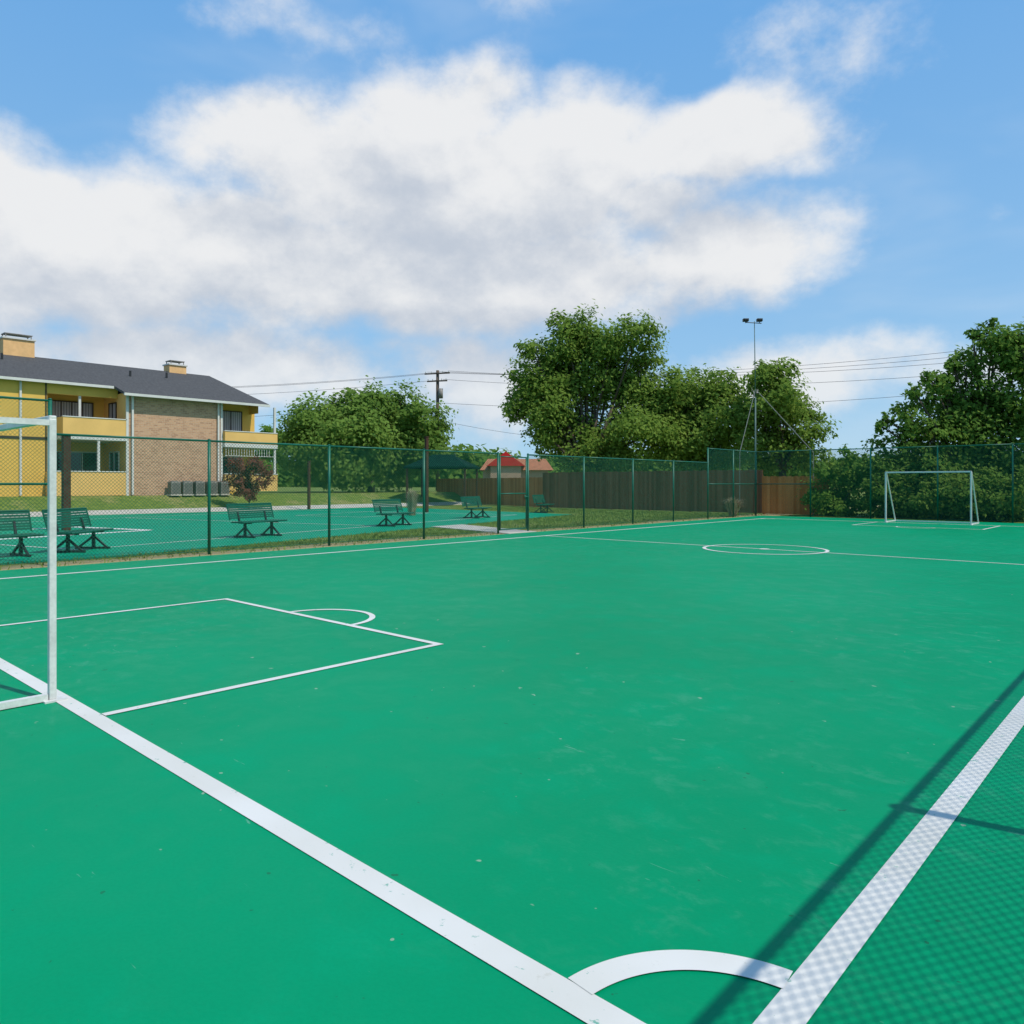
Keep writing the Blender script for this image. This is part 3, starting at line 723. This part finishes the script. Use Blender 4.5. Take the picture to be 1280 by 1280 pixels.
# ------------------------------------------------------------------ utility pole & wires
ux,uy=place(-98.7,70)
root=empty("utility_pole",(ux,uy,gz(ux)),label="weathered wooden utility pole with crossarms and insulators",category="utility pole")
root.rotation_euler=(0,0,rad(25))
m_=MB(); m_.tube((0,0,0),(0,0,11.2),.19,.14,12); m_.obj("pole",MAT_GREYPOLE,root,True)
for z,l in ((10.9,1.25),(10.2,1.0)):
    m_=MB(); m_.box(-l,l,-.18,-.06,z-.06,z+.06); m_.obj("crossarm",MAT_GREYPOLE,root)
    for x_ in (-l+.1,-l*.45,l*.45,l-.1):
        m_=MB(); m_.tube((x_,-.12,z+.06),(x_,-.12,z+.2),.03,.045,8); m_.obj("insulator",MAT_TRIM,root)
m_=MB(); m_.tube((.3,0,8.6),(.3,0,9.5),.22,.22,12); m_.obj("transformer",MAT_AC,root,True)
def cable(p,q,sag,label):
    m_=MB(); p=Vector(p);q=Vector(q); n=20; pr=None
    for i in range(n+1):
        t=i/n; c=p.lerp(q,t)+Vector((0,0,-sag*4*t*(1-t)))
        if pr is not None: m_.tube(pr,c,.014,n=5,caps=False)
        pr=c
    o=m_.obj("overhead_cable",MAT_CABLE); o["label"]=label; o["category"]="cable"; o["group"]="overhead cables between poles"
zt=gz(ux)
fx,fy=place(830,52)
for dz,zz,off in ((11.1,12.2,-1),(11.1,11.7,0),(11.1,11.2,1),(10.35,10.3,.5),(8.2,9.2,0)):
    cable((ux+off,uy+off*.4,zt+dz),(fx+off,fy,zz),1.3,"thin dark overhead cable strung across the sky")
gx,gy=place(-900,62)
for dz,off in ((11.0,-1),(11.0,1),(10.3,0),(8.3,0)):
    cable((ux+off,uy+off*.4,zt+dz),(gx,gy+off,zt+dz-2.2),1.0,"thin dark overhead cable beyond the apartment building")
hx,hy=place(60,75); cable((ux,uy,zt+6.6),(hx,hy,zt+5.2),.2,"low dark overhead service cable")

# ------------------------------------------------------------------ sun & world
EL=56.0; SX,SY=.982,.187
sun=bpy.data.lights.new("sun",'SUN'); sun.energy=3.5; sun.angle=rad(.38); sun.color=(1,.95,.87)
so=bpy.data.objects.new("sun",sun); link(so)
v=Vector((SX*math.cos(rad(EL)),SY*math.cos(rad(EL)),math.sin(rad(EL))))
so.rotation_euler=(-v).to_track_quat('-Z','Y').to_euler(); so.location=(20,5,40)

wd=bpy.data.worlds.new("World"); scene.world=wd; wd.use_nodes=True; nt=wd.node_tree
try:
    wd.cycles.sampling_method='MANUAL'; wd.cycles.sample_map_resolution=256
except Exception as e: print(e)
bg=nt.nodes['Background']; bg.inputs['Strength'].default_value=.1
sky=nt.nodes.new('ShaderNodeTexSky'); sky.sky_type='NISHITA'; sky.sun_disc=False
sky.sun_elevation=rad(EL); sky.sun_rotation=math.atan2(SX,SY); sky.air_density=1.0; sky.dust_density=.6; sky.ozone_density=1.2
tc=nt.nodes.new('ShaderNodeTexCoord'); V0=VM(nt,'NORMALIZE',tc.outputs['Generated'])

# large scale cloud placement over the whole dome (azimuth, elevation, widths in degrees)
ELL=[(-3,21.4,19,6.4,1.3),(14,23.2,8.8,3.2,1.1),(-5.5,26.4,8,3.4,1.1),(-17.5,22.6,8,3.6,1.1),(-27,15.3,18,5.4,1.3),(-5,15.6,20,4.8,1.3),(15.5,17.2,8.5,3.6,1.05),(10,20.3,6,3.0,.9),(-33,17.5,7,3.2,1.0),
     (21,29.0,10,2.4,.33),(-15.5,30,6,2,.35),(3,33.5,4,2,.45),(20,7.3,13,2.6,.75),(-1.8,7.5,5.5,4.5,.8),(-22,8.5,18,3.4,.75),
     (90,20,30,10,.9),(-80,20,30,9,.9)]
def mask(vw):
    aa=M(nt,'ARCTAN2',VM(nt,'DOT_PRODUCT',vw,(RX,RY,0)),VM(nt,'DOT_PRODUCT',vw,(FX,FY,0)))
    sp=nt.nodes.new('ShaderNodeSeparateXYZ'); nt.links.new(VM(nt,'NORMALIZE',vw),sp.inputs[0]); ee=M(nt,'ARCSINE',sp.outputs[2])
    dens=None
    for (a0,e0,ra,re,w_) in ELL:
        da=M(nt,'MULTIPLY_ADD',aa,1/rad(ra),-a0/ra); de=M(nt,'MULTIPLY_ADD',ee,1/rad(re),-e0/re)
        r=M(nt,'SQRT',M(nt,'MULTIPLY_ADD',da,da,M(nt,'MULTIPLY',de,de)))
        m1=M(nt,'MULTIPLY_ADD',r,-w_,w_+min(0,(w_-1)*.3))
        dens=m1 if dens is None else M(nt,'SMOOTH_MAX',dens,m1,.15)
    return M(nt,'MINIMUM',M(nt,'MAXIMUM',dens,-.6),.9)
wn=nt.nodes.new('ShaderNodeTexNoise'); nt.links.new(V0,wn.inputs['Vector']); wn.inputs['Scale'].default_value=6.0; wn.inputs['Detail'].default_value=2
vs_=nt.nodes.new('ShaderNodeVectorMath'); vs_.operation='SCALE'; nt.links.new(VM(nt,'SUBTRACT',wn.outputs['Color'],(.5,.5,.5)),vs_.inputs[0]); vs_.inputs['Scale'].default_value=.09
VW=VM(nt,'ADD',V0,vs_.outputs[0])
Lv=Vector((SX*.4,SY*.4,1)).normalized()
SC=(1,1,1.35)
m0=mask(VW); m2=mask(VM(nt,'ADD',VW,tuple(Lv*.085)))
nA=noise(nt,mapv(nt,V0,SC),8.0,8,.60)
nB=noise(nt,mapv(nt,VM(nt,'ADD',V0,tuple(Lv*.02)),SC),8.0,6,.60)
nC=noise(nt,mapv(nt,VM(nt,'ADD',V0,tuple(Lv*.085)),SC),8.0,1,.60)
A=1.7; BI=.08
d0=M(nt,'ADD',m0,M(nt,'MULTIPLY_ADD',nA,A,-A/2+BI))
d2=M(nt,'ADD',m2,M(nt,'MULTIPLY_ADD',nC,A*.7,-A*.35+BI))
alpha=sstep(nt,d0,-.22,.55)
fine=M(nt,'MULTIPLY',M(nt,'SUBTRACT',nA,nB),2.0)
g2=M(nt,'SUBTRACT',M(nt,'MULTIPLY',d0,.30),M(nt,'MAXIMUM',d2,-.15))
lit=sstep(nt,M(nt,'ADD',fine,g2),-1.15,.30)
ccol=mix(nt,lit,(5.5,6.0,6.8),(8.7,8.7,8.7))
sz=nt.nodes.new('ShaderNodeSeparateXYZ'); nt.links.new(V0,sz.inputs[0])
# distant clouds sink into the horizon haze
hz=sstep(nt,sz.outputs[2],.04,.22,.45,0)
ccol=mix(nt,hz,ccol,(6.4,7.5,8.6))
f1=M(nt,'POWER',M(nt,'MAXIMUM',sz.outputs[2],0.0),.6)
grad=mix(nt,f1,(4.4,7.0,8.9),(.3,3.0,8.0))
skc=mix(nt,.85,VM(nt,'MULTIPLY',sky.outputs[0],(1.0,1.2,1.3)),grad)
thin=M(nt,'MULTIPLY',sstep(nt,noise(nt,mapv(nt,V0,(1,1,3)),2.6,4,.6,.3),.42,.75),.22)
skc=mix(nt,thin,skc,(7.2,8.0,8.8))
fin=mix(nt,M(nt,'MULTIPLY',alpha,.95),skc,ccol)
nt.links.new(fin,bg.inputs['Color'])

# ------------------------------------------------------------------ camera
cam=bpy.data.cameras.new("camera"); co=bpy.data.objects.new("camera",cam); link(co)
co.location=(0,0,1.5); co.rotation_euler=(rad(90),0,H)
cam.sensor_width=36; cam.lens=942/1280*36; cam.shift_y=-35/1280; cam.clip_end=6000; cam.clip_start=.05
scene.camera=co
scene.view_settings.view_transform='Standard'; scene.view_settings.look='None'; scene.view_settings.exposure=0
print("leaves",TOTAL)
